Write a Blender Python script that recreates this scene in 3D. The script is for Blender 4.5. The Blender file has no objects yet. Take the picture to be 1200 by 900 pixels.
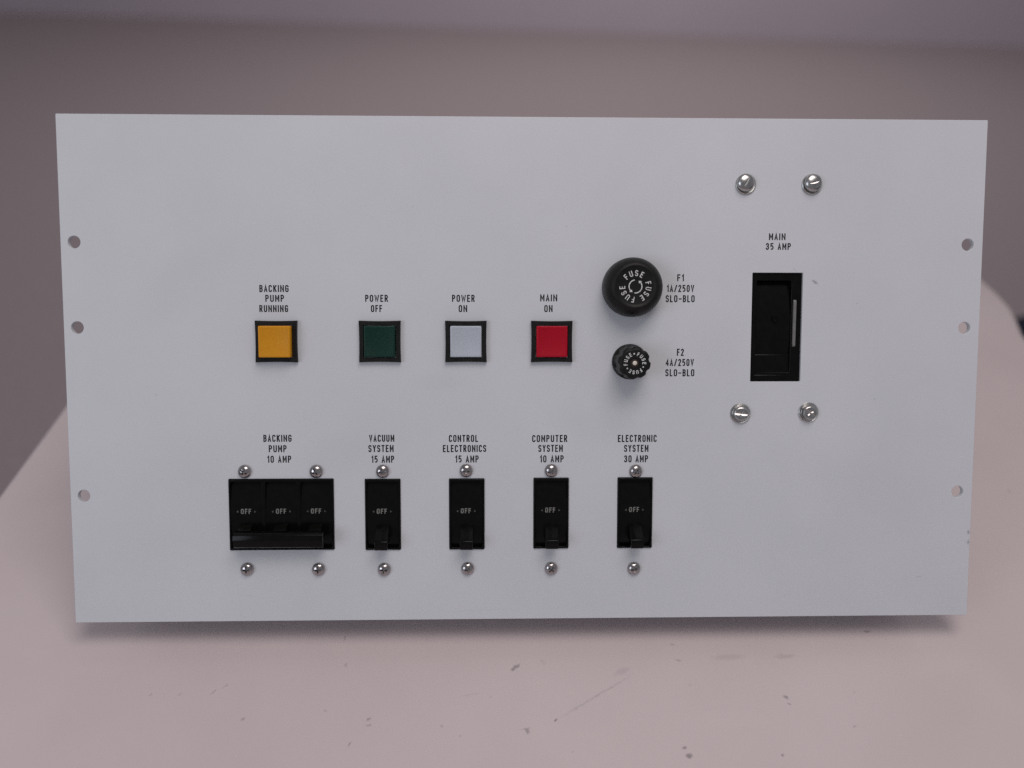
import bpy, bmesh, math, random
from mathutils import Matrix, Vector

random.seed(7)
scene = bpy.context.scene
COL = scene.collection
R = math.radians
MM = 0.001

# ------------------------------------------------------------------ camera
cam_data = bpy.data.cameras.new('camera')
cam = bpy.data.objects.new('camera', cam_data)
COL.objects.link(cam)
cam.location = (-0.01948, -0.28476, 0.37401)
cam.rotation_euler = (0.95576, -0.0137, -0.02175)
cam_data.sensor_width = 36.0
cam_data.lens = 28.5
cam_data.clip_start = 0.01
cam_data.clip_end = 60.0
cam_data.dof.use_dof = True
cam_data.dof.focus_distance = 0.425
cam_data.dof.aperture_fstop = 3.2
scene.camera = cam

# ------------------------------------------------------------------ world, lamps, exposure
world = bpy.data.worlds.new('World')
scene.world = world
world.use_nodes = True
bg = world.node_tree.nodes['Background']
bg.inputs['Color'].default_value = (0.93, 0.93, 1.0, 1)
bg.inputs['Strength'].default_value = 0.21


def area(name, loc, target, size, power, color):
    d = bpy.data.lights.new(name, 'AREA')
    d.shape = 'RECTANGLE'
    d.size, d.size_y = size
    d.energy = power
    d.color = color
    o = bpy.data.objects.new(name, d)
    COL.objects.link(o)
    o.location = loc
    o.rotation_euler = (Vector(target) - Vector(loc)).to_track_quat('-Z', 'Y').to_euler()
    return o


area('ceiling_lamp', (0.15, -0.17, 1.28), (-0.04, 0.03, 0.1), (0.8, 0.6), 5.3, (1.0, 0.915, 0.88))
area('far_fill_light', (0.6, 3.3, 1.9), (0.2, 4.0, -0.7), (2.6, 0.8), 29.0, (1.0, 0.95, 0.93))  # added fill, brightens the floor and wall behind the table
area('window_light', (-1.6, -1.3, 0.9), (0.0, 0.1, 0.1), (0.8, 0.9), 6.4, (0.80, 0.87, 1.0))

scene.view_settings.view_transform = 'Standard'
scene.view_settings.look = 'None'
scene.view_settings.exposure = 0.2
scene.view_settings.gamma = 1.0
scene.render.engine = 'CYCLES'
scene.cycles.filter_width = 1.45
scene.cycles.use_denoising = False


# ------------------------------------------------------------------ materials
def mat(name, color, rough=0.5, metallic=0.0, spec=0.5):
    m = bpy.data.materials.new(name)
    m.use_nodes = True
    b = m.node_tree.nodes['Principled BSDF']
    b.inputs['Base Color'].default_value = (*color, 1)
    b.inputs['Roughness'].default_value = rough
    b.inputs['Metallic'].default_value = metallic
    b.inputs['Specular IOR Level'].default_value = spec
    return m


def nodes(m):
    return m.node_tree, m.node_tree.nodes['Principled BSDF']


def obj_coords(nt):
    return nt.nodes.new('ShaderNodeTexCoord').outputs['Object']


def noise(nt, vec, scale, detail=3.0, rough=0.55):
    n = nt.nodes.new('ShaderNodeTexNoise')
    n.inputs['Scale'].default_value = scale
    n.inputs['Detail'].default_value = detail
    n.inputs['Roughness'].default_value = rough
    nt.links.new(vec, n.inputs['Vector'])
    return n


def ramp(nt, fac, stops):
    r = nt.nodes.new('ShaderNodeValToRGB')
    els = r.color_ramp.elements
    els[0].position, els[0].color = stops[0][0], (*stops[0][1], 1)
    els[1].position, els[1].color = stops[1][0], (*stops[1][1], 1)
    for p, c in stops[2:]:
        e = els.new(p)
        e.color = (*c, 1)
    nt.links.new(fac, r.inputs['Fac'])
    return r


def bump(nt, b, height, strength, dist):
    n = nt.nodes.new('ShaderNodeBump')
    n.inputs['Strength'].default_value = strength
    n.inputs['Distance'].default_value = dist
    nt.links.new(height, n.inputs['Height'])
    nt.links.new(n.outputs['Normal'], b.inputs['Normal'])


def mottle(m, c1, c2, scale, rough=None, bump_scale=None, bump_strength=0.2, bump_dist=0.00005, detail=4.0):
    nt, b = nodes(m)
    v = obj_coords(nt)
    n = noise(nt, v, scale, detail)
    r = ramp(nt, n.outputs['Fac'], [(0.3, c1), (0.7, c2)])
    nt.links.new(r.outputs['Color'], b.inputs['Base Color'])
    if rough:
        mr = nt.nodes.new('ShaderNodeMapRange')
        mr.inputs['To Min'].default_value, mr.inputs['To Max'].default_value = rough
        n3 = noise(nt, v, scale * 3.1, 4.0)
        nt.links.new(n3.outputs['Fac'], mr.inputs['Value'])
        nt.links.new(mr.outputs['Result'], b.inputs['Roughness'])
    if bump_scale:
        n2 = noise(nt, v, bump_scale, 3.0)
        bump(nt, b, n2.outputs['Fac'], bump_strength, bump_dist)
    return r.outputs['Color']


def add_marks(m, base_out, marks, jitter_scale, jitter):
    """small stains with a shape of their own: (x, y, length, width, angle, strength, colour) in object metres"""
    nt, b = nodes(m)
    v = obj_coords(nt)
    n = noise(nt, v, jitter_scale, 3.0)
    sub = nt.nodes.new('ShaderNodeVectorMath')
    sub.operation = 'SUBTRACT'
    nt.links.new(n.outputs['Color'], sub.inputs[0])
    sub.inputs[1].default_value = (0.5, 0.5, 0.5)
    sc = nt.nodes.new('ShaderNodeVectorMath')
    sc.operation = 'MULTIPLY'
    nt.links.new(sub.outputs[0], sc.inputs[0])
    sc.inputs[1].default_value = (jitter, jitter, 0)
    flat = nt.nodes.new('ShaderNodeVectorMath')
    flat.operation = 'MULTIPLY_ADD'
    nt.links.new(v, flat.inputs[0])
    flat.inputs[1].default_value = (1, 1, 0)
    nt.links.new(sc.outputs[0], flat.inputs[2])
    col = base_out
    for (x, y, ln, wd, ang, st, c) in marks:
        mp = nt.nodes.new('ShaderNodeMapping')
        mp.vector_type = 'TEXTURE'
        mp.inputs['Location'].default_value = (x, y, 0)
        mp.inputs['Rotation'].default_value = (0, 0, R(ang))
        mp.inputs['Scale'].default_value = (ln / 2, wd / 2, 1)
        nt.links.new(flat.outputs[0], mp.inputs['Vector'])
        le = nt.nodes.new('ShaderNodeVectorMath')
        le.operation = 'LENGTH'
        nt.links.new(mp.outputs[0], le.inputs[0])
        mr = nt.nodes.new('ShaderNodeMapRange')
        mr.inputs['From Min'].default_value = 1.15
        mr.inputs['From Max'].default_value = 0.45
        mr.inputs['To Min'].default_value = 0.0
        mr.inputs['To Max'].default_value = st
        nt.links.new(le.outputs['Value'], mr.inputs['Value'])
        mx = nt.nodes.new('ShaderNodeMix')
        mx.data_type = 'RGBA'
        nt.links.new(mr.outputs['Result'], mx.inputs['Factor'])
        nt.links.new(col, mx.inputs['A'])
        mx.inputs['B'].default_value = (*c, 1)
        col = mx.outputs['Result']
    nt.links.new(col, b.inputs['Base Color'])


DARK = (0.05, 0.045, 0.05)
BROWN = (0.36, 0.27, 0.24)
GREY = (0.2, 0.19, 0.2)

M = {}
M['paint'] = mat('cool_white_paint', (0.7, 0.71, 0.74), 0.42, spec=0.4)
paint_col = mottle(M['paint'], (0.645, 0.66, 0.695), (0.685, 0.70, 0.735), 14.0, (0.36, 0.5), 900.0, 0.25, 0.00006)
add_marks(M['paint'], paint_col, [
    (0.1520, 0.1813, 0.0042, 0.0014, -35, 0.55, GREY),
    (0.1408, 0.1880, 0.0030, 0.0008, -50, 0.18, GREY),
    (0.2403, 0.0461, 0.0024, 0.0016, 80, 0.55, GREY),
    (0.2404, 0.0404, 0.0030, 0.0014, 95, 0.45, GREY),
    (0.2135, 0.0216, 0.0040, 0.0007, 10, 0.28, GREY),
    (-0.0250, 0.0050, 0.0500, 0.0007, 2, 0.06, GREY),
    (0.0620, 0.1220, 0.0060, 0.0009, 20, 0.10, GREY),
    (0.1860, 0.1190, 0.0016, 0.0011, 20, 0.20, GREY),
    (-0.1950, 0.1220, 0.0013, 0.0010, 0, 0.20, GREY),
    (-0.0600, 0.2200, 0.0012, 0.0009, 0, 0.18, GREY),
    (-0.1000, 0.0900, 0.0500, 0.0250, 15, 0.035, GREY), (0.0350, 0.1050, 0.0600, 0.0200, -10, 0.03, GREY),
    (0.1000, 0.1500, 0.0300, 0.0400, 20, 0.035, GREY), (-0.1800, 0.1800, 0.0700, 0.0300, 40, 0.03, GREY),
    (0.1900, 0.0700, 0.0700, 0.0500, -30, 0.045, GREY), (-0.0480, 0.1290, 0.0300, 0.0120, 0, 0.04, GREY),
    (0.0900, 0.2300, 0.0250, 0.0005, 25, 0.07, GREY), (-0.1500, 0.0140, 0.0180, 0.0005, -8, 0.10, GREY),
    (0.1750, 0.1700, 0.0010, 0.0008, 0, 0.3, GREY), (0.0200, 0.2100, 0.0010, 0.0008, 0, 0.25, GREY),
], 800.0, 0.0016)

M['black_plastic'] = mat('black_moulded_plastic', (0.014, 0.014, 0.014), 0.33, spec=0.2)
mottle(M['black_plastic'], (0.009, 0.009, 0.008), (0.015, 0.0145, 0.014), 260.0, (0.36, 0.5), 2200.0, 0.12, 0.00003)
M['black_gloss'] = mat('black_phenolic', (0.006, 0.006, 0.006), 0.26, spec=0.14)
mottle(M['black_gloss'], (0.003, 0.003, 0.0027), (0.0055, 0.0055, 0.005), 240.0, (0.13, 0.22))
M['bezel'] = mat('charcoal_bezel_plastic', (0.016, 0.015, 0.016), 0.45, spec=0.2)
mottle(M['bezel'], (0.009, 0.0085, 0.0085), (0.015, 0.014, 0.0135), 300.0, (0.36, 0.55), 2500.0, 0.15, 0.00003)


def cap_material(name, c, edge, rough=0.4, sss=0.0):
    m = mat(name, c, rough, spec=0.22)
    mottle(m, tuple(x * 0.97 for x in c), tuple(min(1, x * 1.03) for x in c), 90.0, (rough - 0.05, rough + 0.05))
    b = nodes(m)[1]
    b.inputs['Subsurface Weight'].default_value = 0.35
    b.inputs['Subsurface Radius'].default_value = (1.0, 1.0, 1.0)
    b.inputs['Subsurface Scale'].default_value = 0.0015
    return m


M['amber'] = cap_material('amber_lens_plastic', (0.68, 0.30, 0.014), None)
M['green'] = cap_material('dark_green_lens_plastic', (0.006, 0.036, 0.026), None)
M['white'] = cap_material('pale_grey_lens_plastic', (0.50, 0.54, 0.60), None)
M['red'] = cap_material('red_lens_plastic', (0.43, 0.003, 0.019), None)
M['painted_highlight'] = mat('painted_highlight_grey', (0.4, 0.4, 0.39), 0.3)  # light grey that stands in for a reflection on the main breaker
mottle(M['painted_highlight'], (0.15, 0.15, 0.147), (0.21, 0.21, 0.205), 200.0, (0.22, 0.36))
M['washer'] = mat('bright_zinc_washer', (0.55, 0.55, 0.54), 0.35, 1.0)
mottle(M['washer'], (0.48, 0.48, 0.47), (0.66, 0.66, 0.65), 300.0, (0.26, 0.4))
M['steel'] = mat('zinc_plated_steel', (0.55, 0.54, 0.53), 0.27, 1.0)
mottle(M['steel'], (0.38, 0.375, 0.37), (0.55, 0.54, 0.53), 420.0, (0.16, 0.34))
M['nickel'] = mat('nickel_plated_steel', (0.6, 0.57, 0.56), 0.2, 1.0)
mottle(M['nickel'], (0.35, 0.325, 0.325), (0.50, 0.475, 0.475), 420.0, (0.12, 0.24))
M['ink'] = mat('black_screen_ink', (0.022, 0.02, 0.026), 0.6)
mottle(M['ink'], (0.004, 0.004, 0.006), (0.012, 0.011, 0.014), 900.0)
M['white_ink'] = mat('white_paint_fill', (0.72, 0.72, 0.70), 0.6)
mottle(M['white_ink'], (0.45, 0.45, 0.44), (0.8, 0.8, 0.78), 1100.0)
M['dim_ink'] = mat('worn_grey_paint_fill', (0.30, 0.30, 0.28), 0.6)
mottle(M['dim_ink'], (0.10, 0.10, 0.095), (0.26, 0.26, 0.24), 1100.0)
M['faint_ink'] = mat('faded_grey_paint_fill', (0.07, 0.07, 0.065), 0.6)
mottle(M['faint_ink'], (0.03, 0.03, 0.03), (0.11, 0.11, 0.10), 1100.0)
M['cream'] = mat('cream_contact', (0.80, 0.74, 0.62), 0.4)
mottle(M['cream'], (0.70, 0.64, 0.53), (0.84, 0.78, 0.67), 900.0)
M['brown'] = mat('brown_insulator', (0.028, 0.015, 0.012), 0.4)
mottle(M['brown'], (0.02, 0.012, 0.010), (0.036, 0.018, 0.015), 900.0)
M['sheet'] = mat('galvanised_sheet', (0.42, 0.42, 0.43), 0.45, 0.8)
mottle(M['sheet'], (0.34, 0.34, 0.35), (0.5, 0.5, 0.51), 40.0, (0.35, 0.55))

M['table'] = mat('white_laminate', (0.74, 0.66, 0.64), 0.45, spec=0.35)
table_col = mottle(M['table'], (0.655, 0.556, 0.559), (0.70, 0.60, 0.603), 9.0, (0.38, 0.55), 700.0, 0.18, 0.00006)
TABLE_MARKS = [(-0.1949, -0.0322, .0030, .0014, 60, .35), (-0.1802, -0.0319, .0030, .0014, 50, .30),
               (-0.1633, -0.0311, .0045, .0013, 50, .55), (-0.1579, -0.0277, .0045, .0012, 55, .45),
               (-0.1445, -0.0468, .0036, .0013, 50, .45), (-0.1005, 0.0015, .0046, .0012, 80, .5),
               (-0.0972, -0.0155, .0032, .0022, 60, .42), (-0.0813, -0.0476, .0030, .0018, 20, .6),
               (-0.0809, -0.0509, .0030, .0014, 10, .5), (-0.0889, -0.0608, .0034, .0014, 75, .65),
               (-0.0067, -0.0182, .0074, .0026, 40, .75), (-0.0082, -0.0200, .0022, .0020, 40, .5),
               (-0.0017, -0.0552, .0040, .0028, -50, .7), (-0.0027, -0.0540, .0060, .0010, 10, .35),
               (-0.0444, -0.0517, .0024, .0018, 0, .35), (-0.0350, -0.0575, .0018, .0014, 0, .3),
               (-0.104, -0.0425, .0018, .0014, 0, .4), (0.0085, -0.0152, .0046, .0026, -30, .16),
               (0.1915, 0.0028, .0048, .0024, 5, .6), (0.0816, -0.015, .0040, .0018, 0, .45),
               (0.0803, -0.0045, .0026, .0022, 0, .4), (0.1334, -0.0379, .0040, .0030, -50, .75),
               (0.1340, -0.0420, .0026, .0016, -60, .5), (0.075, -0.0648, .0028, .0024, 0, .85),
               (0.0766, -0.0690, .0034, .0040, -60, .9), (0.1223, -0.0694, .0024, .0018, -20, .8),
               (0.1634, -0.0546, .0022, .0018, 0, .35), (0.3336, 0.1167, .0020, .0050, 0, .4),
               (0.085, -0.030, .0015, .0015, 0, .3), (0.105, 0.004, .0016, .0012, 0, .25),
               (0.17, -0.035, .0014, .0014, 0, .25), (0.24, -0.02, .0016, .0012, 0, .25),
               (-0.21, 0.01, .0014, .0012, 0, .22), (-0.02, -0.036, .0016, .0014, 0, .22),
               (0.02, -0.066, .0016, .0016, 0, .3), (-0.055, 0.0, .0012, .0012, 0, .25)]
marks = [(x, y, l, w, a, s, DARK) for (x, y, l, w, a, s) in TABLE_MARKS]
marks = [(x, y, l * 0.9, w * 0.85, a, s * 0.6, c) for (x, y, l, w, a, s, c) in marks]
marks += [(0.0345, -0.0362, .0500, .0013, 31.5, .22, GREY), (0.0131, -0.0494, .0028, .0018, 30, .55, DARK),
          (0.0501, -0.0215, .0110, .0040, 25, .16, GREY), (0.1095, -0.0131, .0200, .0040, 3, .20, BROWN),
          (0.1404, -0.0129, .0140, .0034, 3, .25, BROWN), (-0.03, -0.034, .012, .0012, 10, .12, GREY),
          (0.03, -0.045, .03, .02, 20, .05, (0.5, 0.5, 0.62)), (-0.12, -0.01, .03, .02, 0, .05, (0.5, 0.5, 0.62)),
          (0.10, -0.05, .05, .012, 0, .07, (0.76, 0.66, 0.66))]
add_marks(M['table'], table_col, marks, 500.0, 0.0030)

M['leg_metal'] = mat('grey_leg_metal', (0.25, 0.25, 0.26), 0.4, 0.6)
mottle(M['leg_metal'], (0.2, 0.2, 0.21), (0.3, 0.3, 0.31), 30.0)
M['floor'] = mat('brown_grey_carpet', (0.3, 0.27, 0.27), 0.95, spec=0.1)
mottle(M['floor'], (0.335, 0.278, 0.287), (0.385, 0.325, 0.332), 55.0, None, 160.0, 0.5, 0.002, 6.0)
M['wall'] = mat('blue_grey_wall_paint', (0.3, 0.3, 0.36), 0.9, spec=0.1)
mottle(M['wall'], (0.52, 0.455, 0.515), (0.555, 0.485, 0.545), 1.5, None, 80.0, 0.3, 0.001)
M['blue_fabric'] = mat('dark_blue_fabric', (0.012, 0.014, 0.032), 0.9, spec=0.2)
mottle(M['blue_fabric'], (0.009, 0.010, 0.024), (0.018, 0.02, 0.042), 200.0, None, 900.0, 0.5, 0.0005)


# ------------------------------------------------------------------ mesh helpers
def link(name, me, m, parent=None, smooth_angle=35.0):
    if not isinstance(me, bpy.types.Mesh):
        d = bpy.data.meshes.new(name)
        me.to_mesh(d)
        me.free()
        me = d
    me.name = name
    if m is not None and len(me.materials) == 0:
        me.materials.append(m)
    if smooth_angle:
        for p in me.polygons:
            p.use_smooth = True
        me.set_sharp_from_angle(angle=R(smooth_angle))
    o = bpy.data.objects.new(name, me)
    COL.objects.link(o)
    if parent is not None:
        o.parent = parent
    return o


def tag(o, label=None, cat=None, group=None, kind=None):
    if label:
        o['label'] = label
    if cat:
        o['category'] = cat
    if group:
        o['group'] = group
    if kind:
        o['kind'] = kind
    return o


def add_box(bm, x0, x1, y0, y1, z0, z1, bev=0.0, seg=2):
    g = bmesh.ops.create_cube(bm, size=1.0)
    vs = g['verts']
    for v in vs:
        v.co = Vector(((x0 + x1) / 2 + v.co.x * (x1 - x0), (y0 + y1) / 2 + v.co.y * (y1 - y0),
                       (z0 + z1) / 2 + v.co.z * (z1 - z0)))
    if bev:
        es = list({e for v in vs for e in v.link_edges})
        bmesh.ops.bevel(bm, geom=es, offset=bev, segments=seg, profile=0.5, affect='EDGES')


def add_prism_x(bm, prof, x0, x1, bev=0.0, seg=2):
    """profile of (y, z) points swept along x"""
    a = [bm.verts.new((x0, y, z)) for y, z in prof]
    b = [bm.verts.new((x1, y, z)) for y, z in prof]
    n = len(prof)
    fs = [bm.faces.new(a), bm.faces.new(b[::-1])]
    for i in range(n):
        fs.append(bm.faces.new((a[i], b[i], b[(i + 1) % n], a[(i + 1) % n])))
    bmesh.ops.recalc_face_normals(bm, faces=fs)
    if bev:
        es = list({e for v in a + b for e in v.link_edges})
        bmesh.ops.bevel(bm, geom=es, offset=bev, segments=seg, profile=0.5, affect='EDGES')


def add_loft(bm, rings, close_top=True, close_bottom=True):
    vr = [[bm.verts.new(p) for p in ring] for ring in rings]
    n = len(vr[0])
    fs = []
    for a, b in zip(vr, vr[1:]):
        for i in range(n):
            fs.append(bm.faces.new((a[i], a[(i + 1) % n], b[(i + 1) % n], b[i])))
    if close_bottom:
        fs.append(bm.faces.new(vr[0][::-1]))
    if close_top:
        fs.append(bm.faces.new(vr[-1]))
    bmesh.ops.recalc_face_normals(bm, faces=fs)


def lathe(bm, prof, n=48, cx=0.0, cy=0.0, close_top=True, close_bottom=True):
    add_loft(bm, [[(cx + r * math.cos(2 * math.pi * i / n), cy + r * math.sin(2 * math.pi * i / n), z)
                   for i in range(n)] for r, z in prof], close_top, close_bottom)


def outline_mesh(loops, depth, bev, res=2):
    """flat shape with holes, extruded; front face at z = 0, back at -depth"""
    cu = bpy.data.curves.new('outline', 'CURVE')
    cu.dimensions = '2D'
    cu.fill_mode = 'BOTH'
    for lp in loops:
        s = cu.splines.new('POLY')
        s.points.add(len(lp) - 1)
        for p, (x, y) in zip(s.points, lp):
            p.co = (x, y, 0, 1)
        s.use_cyclic_u = True
    cu.extrude = depth / 2 - bev
    cu.bevel_depth = bev
    cu.bevel_resolution = res
    cu.offset = -bev
    o = bpy.data.objects.new('outline', cu)
    COL.objects.link(o)
    dg = bpy.context.evaluated_depsgraph_get()
    me = bpy.data.meshes.new_from_object(o.evaluated_get(dg))
    bpy.data.objects.remove(o)
    bpy.data.curves.remove(cu)
    bm = bmesh.new()
    bm.from_mesh(me)
    bmesh.ops.remove_doubles(bm, verts=bm.verts, dist=1e-7)
    for v in bm.verts:
        v.co.z -= depth / 2
    bm.to_mesh(me)
    bm.free()
    me.materials.clear()
    return me


def cut(me_bm, cutter_bm):
    """boolean difference of two bmeshes -> mesh"""
    a = bpy.data.meshes.new('a')
    me_bm.to_mesh(a)
    me_bm.free()
    b = bpy.data.meshes.new('b')
    cutter_bm.to_mesh(b)
    cutter_bm.free()
    oa, ob = bpy.data.objects.new('a', a), bpy.data.objects.new('b', b)
    COL.objects.link(oa)
    COL.objects.link(ob)
    md = oa.modifiers.new('cut', 'BOOLEAN')
    md.operation, md.solver, md.object = 'DIFFERENCE', 'EXACT', ob
    dg = bpy.context.evaluated_depsgraph_get()
    me = bpy.data.meshes.new_from_object(oa.evaluated_get(dg))
    bpy.data.objects.remove(oa)
    bpy.data.objects.remove(ob)
    return me


def circle(cx, cy, r, n=40):
    return [(cx + r * math.cos(2 * math.pi * i / n), cy + r * math.sin(2 * math.pi * i / n)) for i in range(n)]


def rect(x0, x1, y0, y1, r=0.0, n=4):
    if not r:
        return [(x0, y0), (x1, y0), (x1, y1), (x0, y1)]
    out = []
    for cx, cy, a in ((x1 - r, y0 + r, -90), (x1 - r, y1 - r, 0), (x0 + r, y1 - r, 90), (x0 + r, y0 + r, 180)):
        for i in range(n + 1):
            t = R(a + 90 * i / n)
            out.append((cx + r * math.cos(t), cy + r * math.sin(t)))
    return out


# ------------------------------------------------------------------ stroke lettering
def arc(cx, cy, rx, ry, a0, a1, n=5):
    return [(cx + rx * math.cos(R(a0 + (a1 - a0) * i / n)), cy + ry * math.sin(R(a0 + (a1 - a0) * i / n)))
            for i in range(n + 1)]


cx_, ry_ = 0.5, 0.2
O_LOOP = arc(.5, .8, .5, .2, 180, 0, 8) + arc(.5, .2, .5, .2, 0, -180, 8)
S_LINE = arc(.5, .8, .5, .2, 10, 180, 7) + [(0, .70)] + arc(.42, .68, .42, .15, 180, 255, 3) + \
    arc(.58, .32, .42, .17, 80, 0, 4) + arc(.5, .2, .5, .2, 0, -170, 7)
GLYPHS = {   # name: (width, [(points, closed)])
    'A': (.95, [([(0, 0), (.5, 1), (1, 0)], 0), ([(.19, .30), (.81, .30)], 0)]),
    'B': (.92, [([(0, 0), (0, 1), (.5, 1)] + arc(.55, .77, .4, .23, 90, -90, 6) + [(0, .54)], 0),
                ([(.3, .54)] + arc(.55, .27, .45, .27, 90, -90, 6) + [(0, 0)], 0)]),
    'C': (.95, [(arc(.5, .8, .5, .2, 0, 180, 8) + arc(.5, .2, .5, .2, 180, 360, 8), 0)]),
    'E': (.82, [([(1, 1), (0, 1), (0, 0), (1, 0)], 0), ([(0, .52), (.85, .52)], 0)]),
    'F': (.80, [([(1, 1), (0, 1), (0, 0)], 0), ([(0, .52), (.85, .52)], 0)]),
    'G': (.98, [(arc(.5, .8, .5, .2, 0, 180, 8) + arc(.5, .2, .5, .2, 180, 360, 8) + [(1, .47), (.55, .47)], 0)]),
    'I': (.0, [([(0, 0), (0, 1)], 0)]),
    'K': (.95, [([(0, 0), (0, 1)], 0), ([(1, 1), (.02, .40)], 0), ([(.36, .60), (1, 0)], 0)]),
    'L': (.78, [([(0, 1), (0, 0), (1, 0)], 0)]),
    'M': (1.2, [([(0, 0), (0, 1)], 0), ([(1, 0), (1, 1)], 0), ([(.05, 1), (.5, .3), (.95, 1)], 0, .66)]),
    'N': (1.08, [([(0, 0), (0, 1)], 0), ([(1, 0), (1, 1)], 0), ([(.03, .93), (.97, .07)], 0, .6)]),
    'O': (1.0, [(O_LOOP, 1)]),
    '0': (.92, [(O_LOOP, 1)]),
    'P': (.92, [([(0, 0), (0, 1), (.5, 1)] + arc(.55, .74, .45, .26, 90, -90, 6) + [(0, .48)], 0)]),
    'R': (.95, [([(0, 0), (0, 1), (.5, 1)] + arc(.55, .75, .42, .25, 90, -90, 6) + [(0, .50)], 0),
                ([(.5, .50), (1, 0)], 0)]),
    'S': (.92, [(S_LINE, 0)]),
    'T': (.92, [([(0, 1), (1, 1)], 0), ([(.5, 1), (.5, 0)], 0)]),
    'U': (1.0, [([(0, 1)] + arc(.5, .2, .5, .2, 180, 360, 8) + [(1, 1)], 0)]),
    'V': (1.0, [([(0, 1), (.5, 0), (1, 1)], 0)]),
    'W': (1.5, [([(0, 1), (.25, 0), (.5, .8), (.75, 0), (1, 1)], 0)]),
    'Y': (1.0, [([(0, 1), (.5, .45), (1, 1)], 0), ([(.5, .45), (.5, 0)], 0)]),
    '1': (.35, [([(0, .80), (1, 1), (1, 0)], 0)]),
    '2': (.9, [(arc(.5, .78, .5, .22, 170, -20, 8) + [(.0, .0), (1, 0)], 0)]),
    '3': (.9, [(arc(.48, .77, .48, .23, 165, -80, 8) + [(.4, .54)], 0),
               (arc(.48, .27, .52, .27, 80, -165, 8), 0)]),
    '4': (.95, [([(.78, 0), (.78, 1), (0, .28), (1, .28)], 0)]),
    '5': (.9, [([(.95, 1), (.06, 1), (.06, .55)] + arc(.46, .32, .54, .30, 100, -118, 9), 0)]),
    '/': (.85, [([(0, -.02), (1, 1.02)], 0)]),
    '-': (.9, [([(0, .46), (1, .46)], 0)]),
}


def ribbon(bm, pts, closed, half, z, xf):
    P = [Vector(p) for p in pts]
    clean = [P[0]]
    for p in P[1:]:
        if (p - clean[-1]).length > half * 0.25:
            clean.append(p)
    P = clean
    if closed and (P[0] - P[-1]).length < half * 0.25:
        P.pop()
    n = len(P)
    if not closed:            # square-ish rounded ends
        P[0] = P[0] + (P[0] - P[1]).normalized() * half * 0.8
        P[-1] = P[-1] + (P[-1] - P[-2]).normalized() * half * 0.8
    L_, R_ = [], []
    for i in range(n):
        d0 = (P[i] - P[i - 1]).normalized() if (i > 0 or closed) else None
        d1 = (P[(i + 1) % n] - P[i]).normalized() if (i < n - 1 or closed) else None
        d0 = d0 or d1
        d1 = d1 or d0
        n0, n1 = Vector((-d0.y, d0.x)), Vector((-d1.y, d1.x))
        mid = n0 + n1
        if mid.length < 0.2:
            mid = n1
        mid.normalize()
        k = half / max(0.38, mid.dot(n1))
        L_.append(bm.verts.new(xf @ Vector((*(P[i] + mid * k), z))))
        R_.append(bm.verts.new(xf @ Vector((*(P[i] - mid * k), z))))
    for i in range(n if closed else n - 1):
        j = (i + 1) % n
        bm.faces.new((R_[i], R_[j], L_[j], L_[i]))


def text_width(s, gw, gap, stroke):
    w = 0.0
    for ch in s:
        w += (gw * 0.75 if ch == ' ' else GLYPHS[ch][0] * gw + stroke) + gap
    return w - gap


def glyph(bm, ch, x, h, gw, stroke, xf, z0):
    w, lines = GLYPHS[ch]
    for k, (pts, closed, *wt) in enumerate(lines):
        q = [(x + stroke / 2 + px * w * gw, stroke / 2 + py * (h - stroke)) for px, py in pts]
        ribbon(bm, q, closed, stroke / 2 * (wt[0] if wt else 0.95 if ch == 'W' else 1.0), z0 + k * 0.02 * MM, xf)
    return w * gw + stroke


def line_text(bm, s, x0, x1, yc, h, stroke, z0=0.05 * MM):
    """one straight line of lettering fitted between x0 and x1"""
    gw, gap = h * 0.40, h * 0.20
    k = (x1 - x0) / text_width(s, gw, gap, stroke)
    gw2, gap2 = gw, gap
    for _ in range(20):
        k = (x1 - x0) / text_width(s, gw2, gap2, stroke)
        gw2 *= k
        gap2 *= k
    x = x0
    xf = Matrix.Translation((0, yc - h / 2, 0))
    for ch in s:
        if ch == ' ':
            x += gw2 * 0.75 + gap2
        else:
            x += glyph(bm, ch, x, h, gw2, stroke, xf, z0) + gap2


def ring_text(bm, s, r, h, mid_deg, span_deg, stroke, gw, z0):
    """lettering round a circle, tops outward, read clockwise"""
    n = len(s)
    for i, ch in enumerate(s):
        a = R(mid_deg + span_deg * (0.5 - i / (n - 1)))
        w = GLYPHS[ch][0] * gw + stroke
        xf = Matrix.Rotation(a - math.pi / 2, 4, 'Z') @ Matrix.Translation((-w / 2, r - h / 2, 0))
        glyph(bm, ch, 0.0, h, gw, stroke, xf, z0)


# ------------------------------------------------------------------ setting: floor, wall
fl = bmesh.new()
fl_c = [(-7, -4), (8, -4), (8, 4.26), (-7, 5.93)]
fl.faces.new([fl.verts.new((x, y, 0)) for x, y in fl_c])
o = link('floor', fl, M['floor'], smooth_angle=None)
o.location.z = -0.74
tag(o, kind='structure')
wl = bmesh.new()
add_box(wl, -7.5, 8.5, 0.0, 0.12, 0.0, 2.7)
o = link('wall', wl, M['wall'], smooth_angle=None)
o.location = (0, 5.15, -0.74)
o.rotation_euler.z = math.atan2(4.26 - 5.93, 15)
tag(o, 'plain blue grey painted wall far behind the table, softly out of focus', 'wall', kind='structure')

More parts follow.
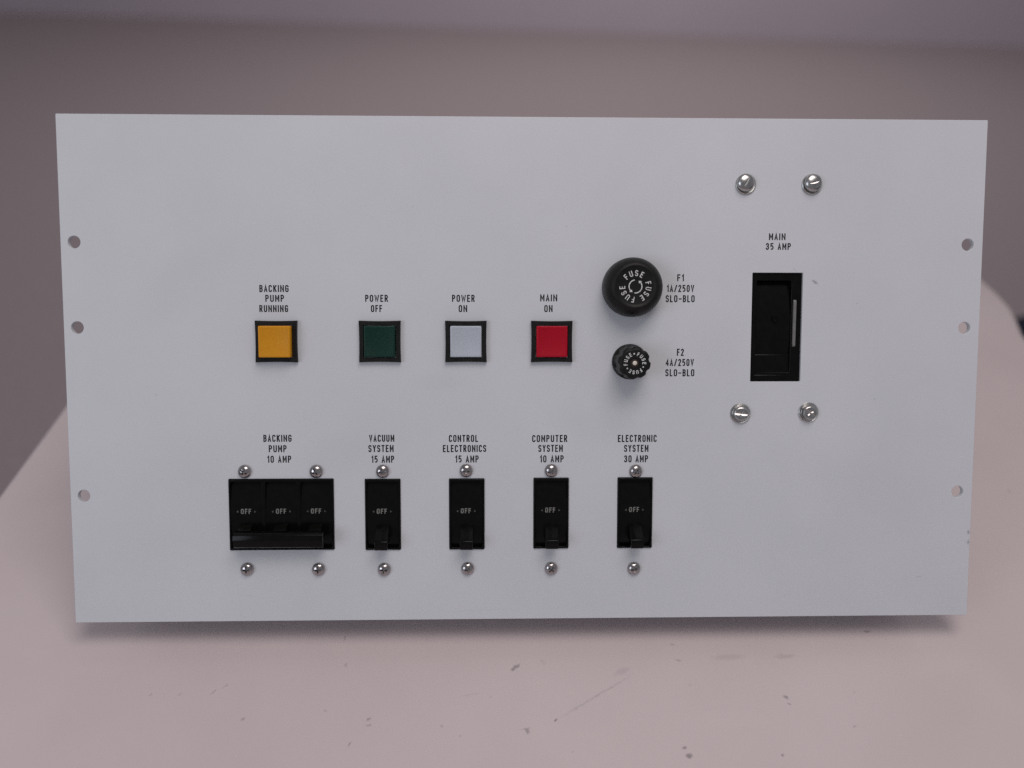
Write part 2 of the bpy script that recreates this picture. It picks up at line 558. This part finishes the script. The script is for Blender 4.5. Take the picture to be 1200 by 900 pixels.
# ------------------------------------------------------------------ table and stool
table = bpy.data.objects.new('table', None)
COL.objects.link(table)
table.location = (0, 0, -0.74)
tag(table, 'white laminate table with specks and scratches, under the white panel', 'table')
right_edge = [(0.452, -0.55), (0.451, 0.20), (0.451, 0.265), (0.453, 0.298), (0.457, 0.323), (0.4645, 0.346),
              (0.4705, 0.368), (0.4725, 0.395), (0.4715, 0.425), (0.469, 0.52), (0.455, 0.56), (0.42, 0.575)]
left_edge = [(-0.30, 0.575), (-0.335, 0.565), (-0.346, 0.53), (-0.346, 0.21), (-0.3475, 0.10), (-0.349, -0.55)]
top = link('tabletop', outline_mesh([right_edge + left_edge], 0.026, 0.007, 4), M['table'], table, 50)
top.location.z = 0.74
for lx in (-0.29, 0.40):
    for ly in (-0.49, 0.50):
        b = bmesh.new()
        add_box(b, lx - .02, lx + .02, ly - .02, ly + .02, 0.0, 0.713, 0.003)
        link('leg', b, M['leg_metal'], table)

stool = bpy.data.objects.new('stool', None)
COL.objects.link(stool)
stool.location = (0.92, 0.68, -0.74)
tag(stool, 'dark blue padded stool peeking past the right table edge', 'stool')
b = bmesh.new()
lathe(b, [(0.17, 0.40), (0.19, 0.405), (0.195, 0.425), (0.185, 0.445), (0.15, 0.452), (0.02, 0.454)], 48)
link('seat', b, M['blue_fabric'], stool, 60)
for k in range(4):
    a = R(45 + 90 * k)
    b = bmesh.new()
    add_loft(b, [[(math.cos(a) * q + 0.012 * math.cos(t), math.sin(a) * q + 0.012 * math.sin(t), z)
                  for t in [2 * math.pi * i / 12 for i in range(12)]] for q, z in ((0.19, 0.0), (0.13, 0.402))])
    link('leg', b, M['leg_metal'], stool)

# ------------------------------------------------------------------ the control panel
PW, PH, PT = 482.6 * MM, 265.9 * MM, 3.2 * MM
panel = bpy.data.objects.new('control_panel', None)
COL.objects.link(panel)
panel.location = (0, 0, 0.0172)
panel.rotation_euler = (R(59), 0, 0)
tag(panel, 'white rack panel of switches and fuses leaning back on the white table', 'control panel')

SINGLES = [(-77.3, 57.7), (-32.6, 57.7), (12.5, 57.9), (57.6, 57.9)]
BW, BH = 18.9, 38.4
TRIPLE = (-130.9, 58.0, 55.4, 38.4)
MAIN = (132.1, 157.35, 27.0, 57.7)

loops = [rect(-PW / 2, PW / 2, 0, PH, 0.5 * MM, 3)]
for x in (-234.4, 233.3):
    for y in (201.1, 157.1, 68.5):
        loops.append(circle(x * MM, y * MM, 3.25 * MM))


def mmrect(x, y, w, h, r):
    return [(a * MM, b_ * MM) for a, b_ in rect(x - w / 2, x + w / 2, y - h / 2, y + h / 2, r, 3)]


for x, y in SINGLES:
    loops.append(mmrect(x, y, BW, BH, 0.4))
loops.append(mmrect(*TRIPLE, 0.4))
loops.append(mmrect(*MAIN, 0.4))
plate = link('front_plate', outline_mesh(loops, PT, 0.18 * MM, 2), M['paint'], panel, None)

LEGENDS = [
    [("BACKING", -140.08, -124.94, 177.43, 3.54), ("PUMP", -137.11, -127.39, 172.35, 3.54), ("RUNNING", -140.32, -125.41, 167.03, 3.55)],
    [("POWER", -85.28, -73.40, 172.42, 3.55), ("OFF", -82.36, -76.44, 167.09, 3.56)],
    [("POWER", -39.96, -28.06, 172.48, 3.56), ("ON", -36.50, -32.02, 167.13, 3.57)],
    [("MAIN", 6.33, 15.32, 172.79, 3.57), ("ON", 8.50, 12.87, 167.18, 3.58)],
    [("F1", 78.61, 82.16, 183.38, 3.58), ("1A/250V", 73.20, 87.69, 177.83, 3.58), ("SLO-BLO", 72.64, 88.05, 172.45, 3.58)],
    [("F2", 79.05, 82.80, 144.15, 3.63), ("4A/250V", 73.13, 88.18, 138.72, 3.63), ("SLO-BLO", 73.03, 88.55, 133.27, 3.64)],
    [("MAIN", 126.84, 135.63, 204.99, 3.45), ("35 AMP", 125.28, 138.63, 199.90, 3.45)],
    [("BACKING", -139.74, -124.93, 98.82, 3.63), ("PUMP", -137.04, -127.63, 93.27, 3.64), ("10 AMP", -137.92, -125.32, 87.67, 3.64)],
    [("VACUUM", -84.15, -70.86, 98.65, 3.64), ("SYSTEM", -84.62, -71.28, 93.18, 3.66), ("15 AMP", -83.07, -70.97, 87.46, 3.66)],
    [("CONTROL", -42.00, -26.46, 98.43, 3.65), ("ELECTRONICS", -45.20, -22.17, 93.04, 3.66), ("15 AMP", -38.65, -26.17, 87.39, 3.67)],
    [("COMPUTER", 2.28, 21.04, 98.24, 3.67), ("SYSTEM", 5.57, 18.66, 92.96, 3.68), ("10 AMP", 6.46, 19.19, 87.31, 3.68)],
    [("ELECTRONIC", 48.08, 68.91, 98.15, 3.67), ("SYSTEM", 51.47, 64.54, 92.80, 3.68), ("30 AMP", 51.54, 64.43, 87.18, 3.69)],
]
for block in LEGENDS:
    b = bmesh.new()
    for s, x0, x1, y, h in block:
        line_text(b, s, x0 * MM, x1 * MM, y * MM, h * MM * 1.05, 0.63 * MM)
    link('legend', b, M['ink'], plate, smooth_angle=None)

# sheet metal body behind the plate, resting on the table
b = bmesh.new()
prof = [(.0095, -PT), (.2565, -PT), (.2565, -.100), (.0978, -.1961), (.0095, -.0488)]
xa, xb = -.217, .217
va = [b.verts.new((xa, y, z)) for y, z in prof]
vb = [b.verts.new((xb, y, z)) for y, z in prof]
fs = [b.faces.new(va), b.faces.new(vb[::-1])]
for i in range(1, 5):
    j = (i + 1) % 5
    fs.append(b.faces.new((va[i], vb[i], vb[j], va[j])))
bmesh.ops.recalc_face_normals(b, faces=fs)
bmesh.ops.solidify(b, geom=b.faces[:], thickness=0.0011)
link('chassis', b, M['sheet'], panel, smooth_angle=None)


# ---- buttons and the indicator
def concave_square(s, dip, z, n=8):
    pts = []
    for k in range(4):
        a = R(90 * k)
        for i in range(n):
            t = -1 + 2 * i / n
            d = s / 2 - dip * (1 - t * t)
            x, y = d, t * s / 2
            pts.append((x * math.cos(a) - y * math.sin(a), x * math.sin(a) + y * math.cos(a), z))
    return pts


def scaled(ring, k, z):
    return [(x * k, y * k, z) for x, y, _ in ring]


def make_button(x, y, m, cap_z, part, cap_name, label, cap_label):
    b = bmesh.new()
    base = concave_square(21.8 * MM, 0.24 * MM, 0)
    # hollow frame: outer wall, front lip, inner wall down to a dark floor
    add_loft(b, [scaled(base, 1, 0), scaled(base, 1, 1.9 * MM), scaled(base, 0.985, 2.3 * MM),
                 scaled(base, 0.80, 2.3 * MM), scaled(base, 0.785, 2.0 * MM), scaled(base, 0.785, -2.0 * MM)], True, False)
    o = link(part, b, M['bezel'], panel, 30)
    o.location = (x * MM, y * MM, 0.0)
    o['label'] = label
    c = bmesh.new()
    s = 8.15
    add_box(c, -s * MM, s * MM, -s * MM, s * MM, -1.8 * MM, cap_z * MM, 0.55 * MM, 3)
    front = max(c.faces, key=lambda f: f.calc_center_median().z * 1000 + f.calc_area())
    bmesh.ops.inset_individual(c, faces=[front], thickness=0.75 * MM)
    bmesh.ops.translate(c, verts=front.verts[:], vec=(0, 0, -0.22 * MM))
    co = link(cap_name, c, m, o, 50)
    co['label'] = cap_label
    return o


make_button(-131.5, 149.9, M['amber'], 6.2, 'indicator_light', 'lens', 'amber square indicator light', 'raised amber lens')
make_button(-77.7, 149.9, M['green'], 3.3, 'push_button', 'button_cap', 'dark green square push button', 'dark green cap')
make_button(-32.7, 149.9, M['white'], 3.3, 'push_button', 'button_cap', 'pale grey square push button', 'pale grey cap')
make_button(12.4, 149.9, M['red'], 3.6, 'push_button', 'button_cap', 'red square push button', 'red cap')

# ---- large fuse cap
b = bmesh.new()
lathe(b, [(15.0 * MM, 0), (15.35 * MM, 0.6 * MM), (15.4 * MM, 5.5 * MM), (15.1 * MM, 8.6 * MM), (14.3 * MM, 11.0 * MM),
          (13.1 * MM, 12.9 * MM), (11.8 * MM, 14.1 * MM), (10.9 * MM, 14.55 * MM), (10.3 * MM, 14.5 * MM),
          (9.7 * MM, 14.1 * MM), (9.0 * MM, 13.9 * MM), (0.5 * MM, 13.9 * MM)], 96)
f1 = link('fuse_holder', b, M['black_plastic'], panel, 60)
f1.location = (54.1 * MM, 178.2 * MM, 0)
f1['label'] = 'large round smooth black fuse cap'
b = bmesh.new()
for a in (98, -22, 222):
    ring_text(b, 'FUSE', 6.75 * MM, 3.0 * MM, a, 74, 0.46 * MM, 1.2 * MM, 14.0 * MM)
link('lettering', b, M['white_ink'], f1, smooth_angle=None)
b = bmesh.new()
for k, (a0, a1, head) in enumerate(((100, 222, 242), (-95, 42, 62))):
    r = 3.3 * MM
    ribbon(b, arc(0, 0, r, r, a0, a1, 14), 0, 0.27 * MM, 14.0 * MM, Matrix())
    rr = r
    t0, t1 = R(a1 - 2), R(head)
    p = [((rr + 0.95 * MM) * math.cos(t0), (rr + 0.95 * MM) * math.sin(t0), 14.03 * MM),
         ((rr - 0.95 * MM) * math.cos(t0), (rr - 0.95 * MM) * math.sin(t0), 14.03 * MM),
         (rr * math.cos(t1), rr * math.sin(t1), 14.03 * MM)]
    b.faces.new([b.verts.new(q) for q in p])
bmesh.ops.recalc_face_normals(b, faces=b.faces[:])
link('arrow_mark', b, M['white_ink'], f1, smooth_angle=None)

# ---- small fluted fuse knob
N = 144


def fluted(r, amp, z):
    out = []
    for i in range(N):
        t = 2 * math.pi * i / N
        w = math.cos(8 * (t - R(34)))
        k = 1.0 - amp * max(0.0, -w) ** 0.8 if w < 0 else 1.0
        out.append((r * k * math.cos(t), r * k * math.sin(t), z))
    return out


b = bmesh.new()
add_loft(b, [fluted(9.3 * MM, 0, 0), fluted(9.35 * MM, 0, 2.2 * MM), fluted(9.1 * MM, 0, 2.9 * MM), fluted(8.85 * MM, .085, 3.2 * MM),
             fluted(8.55 * MM, .10, 13.5 * MM), fluted(8.35 * MM, .10, 15.6 * MM), fluted(7.9 * MM, .08, 16.4 * MM),
             fluted(7.0 * MM, .03, 16.8 * MM), fluted(6.5 * MM, 0, 16.85 * MM), fluted(2.5 * MM, 0, 16.85 * MM),
             fluted(2.3 * MM, 0, 16.3 * MM)])
f2 = link('fuse_holder', b, M['black_plastic'], panel, 40)
f2.location = (53.75 * MM, 139.25 * MM, 0)
f2['label'] = 'small fluted black fuse knob'
b = bmesh.new()
for a in (154, 34, -86):
    ring_text(b, 'FUSE', 4.75 * MM, 2.0 * MM, a, 70, 0.36 * MM, 0.85 * MM, 16.95 * MM)
for a in (95, 215, -25):
    c = [b.verts.new((4.75 * MM * math.cos(R(a)) + .42 * MM * math.cos(R(t)), 4.75 * MM * math.sin(R(a)) + .42 * MM * math.sin(R(t)),
                      16.95 * MM)) for t in range(0, 360, 30)]
    b.faces.new(c)
link('lettering', b, M['white_ink'], f2, smooth_angle=None)
b = bmesh.new()
lathe(b, [(2.28 * MM, 16.25 * MM), (2.28 * MM, 16.42 * MM), (1.3 * MM, 16.45 * MM)], 32)
link('insulator', b, M['brown'], f2)
b = bmesh.new()
lathe(b, [(1.15 * MM, 16.3 * MM), (1.15 * MM, 16.9 * MM), (0.9 * MM, 17.15 * MM), (0.2 * MM, 17.25 * MM)], 32)
link('contact', b, M['cream'], f2, 60)


# ---- circuit breakers
def barrel_profile(half, depth, apex, radius, n=14):
    pts = []
    a = math.asin(min(1, half / radius))
    for i in range(n + 1):
        t = -a + 2 * a * i / n
        pts.append((radius * math.sin(t) * MM, (apex - radius * (1 - math.cos(t))) * MM))
    pts += [(half * MM, -depth * MM), (-half * MM, -depth * MM)]
    return pts


def frame_loops(w, h, poles):
    lp = [mmrect(0, 0, w - 0.25, h - 0.25, 0.5)]
    pw = w / poles
    for k in range(poles):
        lp.append(mmrect(-w / 2 + pw * (k + .5), -0.2, pw - 2.2, h - 2.8, 0.8))
    return lp


def make_breaker(x, y, w, h, poles, label, bar=None):
    fr = link('circuit_breaker', outline_mesh(frame_loops(w, h, poles), 14 * MM, 0.35 * MM, 2), M['black_gloss'], panel, 40)
    fr.location = (x * MM, y * MM, 0.9 * MM)
    fr['label'] = label
    pw = w / poles
    for k in range(poles):
        px = -w / 2 + pw * (k + .5)
        b = bmesh.new()
        add_prism_x(b, barrel_profile(h / 2 - 1.5, 13.5, -0.2, 70.0), (px - pw / 2 + 1.15) * MM, (px + pw / 2 - 1.15) * MM)
        link('barrel', b, M['black_gloss'], fr, 40)
        b = bmesh.new()
        tx = px - (0.3 if poles == 1 else px * 0.0)
        xw = 2.9
        ty = 1.9
        line_text(b, 'OFF', (tx - xw) * MM, (tx + xw - 0.3) * MM, ty * MM, 2.8 * MM, 0.55 * MM, -0.2 * MM)
        for v in b.verts:          # lay the print on the curved barrel
            v.co.z += 0.06 * MM - (70 - math.sqrt(70 ** 2 - min(17, abs(v.co.y / MM)) ** 2)) * MM + 0.02 * MM
        link('lettering', b, M['dim_ink'], fr, smooth_angle=None)
        b = bmesh.new()
        for s in (-1, 1):
            q = [(tx + s * 4.2, ty + .55), (tx + s * 4.2, ty - .75), (tx + s * 5.2, ty - .2)]
            if s < 0:
                q = q[::-1]
            b.faces.new([b.verts.new((qx * MM, qy * MM, -0.14 * MM)) for qx, qy in q])
        bmesh.ops.recalc_face_normals(b, faces=b.faces[:])
        link('pointer_mark', b, M['faint_ink'], fr, smooth_angle=None)
        b = bmesh.new()
        hp = [(-4.6, -1.5), (-6.2, 0.6), (-11.2, 7.6), (-12.2, 9.0), (-13.6, 9.4), (-16.6, 8.6), (-17.3, 7.6), (-16.4, 5.0), (-13.0, -4.5)]
        if bar:
            hp = [(-4.2, -1.5), (-5.0, 0.8), (-7.2, 4.5), (-8.2, 5.4), (-15.0, 5.4), (-13.0, -4.5)]
        add_prism_x(b, [(a * MM, c * MM) for a, c in hp], (px - 3.4) * MM, (px + 3.4) * MM, 0.3 * MM, 2)
        link('toggle_handle', b, M['black_gloss'], fr, 40)
    if bar:
        b = bmesh.new()
        bp = [(-7.2, 5.0), (-7.4, 8.6), (-8.4, 9.9), (-11.2, 10.3), (-14.9, 9.2), (-15.6, 8.2), (-15.2, 5.0)]
        add_prism_x(b, [(a * MM, c * MM) for a, c in bp], -bar / 2 * MM - 0.7 * MM, bar / 2 * MM + 1.4 * MM, 0.25 * MM, 2)
        link('tie_bar', b, M['black_gloss'], fr, 40)
    return fr


make_breaker(*TRIPLE, 3, 'wide three pole breaker with its handles tied by a bar', bar=44.3)
for (x, y) in SINGLES:
    make_breaker(x, y, BW, BH, 1, 'single black toggle breaker switched off')

# ---- main breaker, set back in its opening
mx, my, mw, mh = MAIN
fr = link('circuit_breaker', outline_mesh([mmrect(0, 0, mw - 0.2, mh - 0.2, 0.5), mmrect(-1.4, 0.4, mw - 8.4, mh - 9, 1.0)], 20 * MM, 0.4 * MM, 2),
          M['black_gloss'], panel, 40)
fr.location = (mx * MM, my * MM, -1.3 * MM)
fr['label'] = 'tall main breaker set back in its opening'
b = bmesh.new()
add_prism_x(b, barrel_profile(mh / 2 - 4.6, 19, -0.6, 85.0, 18), (-1.4 - (mw - 8.8) / 2) * MM, (-1.4 + (mw - 8.8) / 2) * MM)
link('barrel', b, M['black_gloss'], fr, 40)
b = bmesh.new()
hp = [(-13.5, -3.0), (-14.5, -1.2), (-20.0, -0.9), (-24.8, -0.7), (-25.4, 0.3), (-26.4, 0.3), (-27.2, -0.2), (-27.2, -1.0), (-24.0, -6.0)]
add_prism_x(b, [(a * MM, c * MM) for a, c in hp], -11.4 * MM, 10.6 * MM, 0.5 * MM, 3)
link('toggle_handle', b, M['black_gloss'], fr, 40)
b = bmesh.new()
lathe(b, [(1.7 * MM, -1.2 * MM), (1.7 * MM, -0.1 * MM), (1.3 * MM, 0.25 * MM), (0.9 * MM, 0.15 * MM), (0.8 * MM, -0.2 * MM), (0.1 * MM, -0.25 * MM)], 32)
o = link('rivet', b, M['black_gloss'], fr, 50)
o.location = (-0.4 * MM, 4.4 * MM, 0)
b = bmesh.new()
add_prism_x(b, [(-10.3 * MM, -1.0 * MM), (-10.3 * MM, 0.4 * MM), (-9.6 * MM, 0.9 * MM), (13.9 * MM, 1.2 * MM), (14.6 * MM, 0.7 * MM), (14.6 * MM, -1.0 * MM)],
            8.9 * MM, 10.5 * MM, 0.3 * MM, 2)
o = link('highlight_strip', b, M['painted_highlight'], fr, 40)  # added sliver, its grey paints the vertical highlight on the black breaker

# ---- small cross-head screws
def dome(r, h, base, n=40):
    prof = [(r * MM, 0), (r * MM, base * MM)]
    for i in range(1, 9):
        t = math.pi / 2 * i / 9
        prof.append((r * math.cos(t) * MM, (base + (h - base) * math.sin(t)) * MM))
    prof.append((r * 0.06 * MM, h * MM))
    return prof


def cross_cutter(arm, wid, z0, z1):
    c = bmesh.new()
    a, w = arm, wid / 2
    pts = [(a, -w), (a, w), (w, w), (w, a), (-w, a), (-w, w), (-a, w), (-a, -w), (-w, -w), (-w, -a), (w, -a), (w, -w)]
    add_loft(c, [[(x * MM * .55, y * MM * .75, z0 * MM) for x, y in pts], [(x * MM, y * MM, z1 * MM) for x, y in pts]])
    return c


hb = bmesh.new()
lathe(hb, dome(3.55, 2.7, 0.5), 40)
screw_me = cut(hb, cross_cutter(2.1, 0.95, 0.9, 3.2))
SCREWS = [(-149.85, 81.3), (-112.25, 81.2), (-149.75, 28.6), (-111.9, 28.3), (-77.2, 81.1), (-76.95, 28.0), (-32.9, 81.3),
          (-32.3, 28.1), (12.45, 81.1), (12.65, 27.8), (57.8, 80.6), (57.4, 27.5)]
first = None
for i, (x, y) in enumerate(SCREWS):
    if first is None:
        o = first = link('screw', screw_me, M['nickel'], panel, 16)
    else:
        o = first.copy()
        COL.objects.link(o)
        o.parent = panel
    o.location = (x * MM, y * MM, 0)
    o.rotation_euler = (R(random.uniform(-2, 2)), R(random.uniform(-2, 2)), R(random.uniform(0, 90)))

# ---- large slotted screws with washers round the main breaker
def groove(length, half, z_low, z_top, y0=0.0):
    """V-shaped slot cutter lying along x"""
    k = 4.0 / z_top * 1.0
    z2 = 4.2
    h2 = half * (z2 - z_low) / (z_top - z_low)
    c = bmesh.new()
    add_prism_x(c, [((y0) * MM, z_low * MM), ((y0 + h2) * MM, z2 * MM), ((y0 - h2) * MM, z2 * MM)], -length * MM, length * MM)
    return c


def merged_cut(body, *cutters):
    me = None
    for c in cutters:
        if me is not None:
            body = bmesh.new()
            body.from_mesh(me)
        me = cut(body, c)
    return me


hb = bmesh.new()
lathe(hb, [(3.5 * MM, 0), (3.55 * MM, 0.2 * MM), (3.6 * MM, 1.7 * MM), (3.4 * MM, 2.1 * MM), (3.0 * MM, 2.3 * MM), (2.0 * MM, 2.4 * MM), (0.2 * MM, 2.45 * MM)], 48)
short = groove(1.7, 0.7, 2.1, 2.45)
bmesh.ops.rotate(short, verts=short.verts, cent=(0, 0, 0), matrix=Matrix.Rotation(R(68), 3, 'Z'))
combo_me = merged_cut(hb, groove(6, 0.95, 2.0, 2.45), short)
hb = bmesh.new()
lathe(hb, dome(4.6, 3.1, 0.9), 48)
slot_me = cut(hb, groove(7, 0.75, 2.73, 3.08))
for x, y, me, ang, dx, dy in ((113.3, 232.7, slot_me, 62, .5, -.6), (148.9, 232.7, slot_me, 14, -.1, -.5),
                              (113.4, 111.5, combo_me, -6, 0, 0), (150.2, 111.9, combo_me, -33, 0, .1)):
    o = link('screw', me.copy(), M['steel'], panel, 14)
    o.location = (x * MM, y * MM, 1.0 * MM)
    o.rotation_euler = (0, R(-5) if ang == -6 else 0, R(ang))
    wb = bmesh.new()
    lathe(wb, [(5.3 * MM, 0), (5.4 * MM, 0.2 * MM), (5.4 * MM, 0.7 * MM), (5.0 * MM, 1.05 * MM), (4.5 * MM, 0.8 * MM), (3.9 * MM, .75 * MM)], 48)
    w = link('washer', wb, M['washer'], o, 30)
    v = Matrix.Rotation(-R(ang), 3, 'Z') @ Vector((dx * MM, dy * MM, 0))
    w.location = (v.x, v.y, -1.0 * MM)
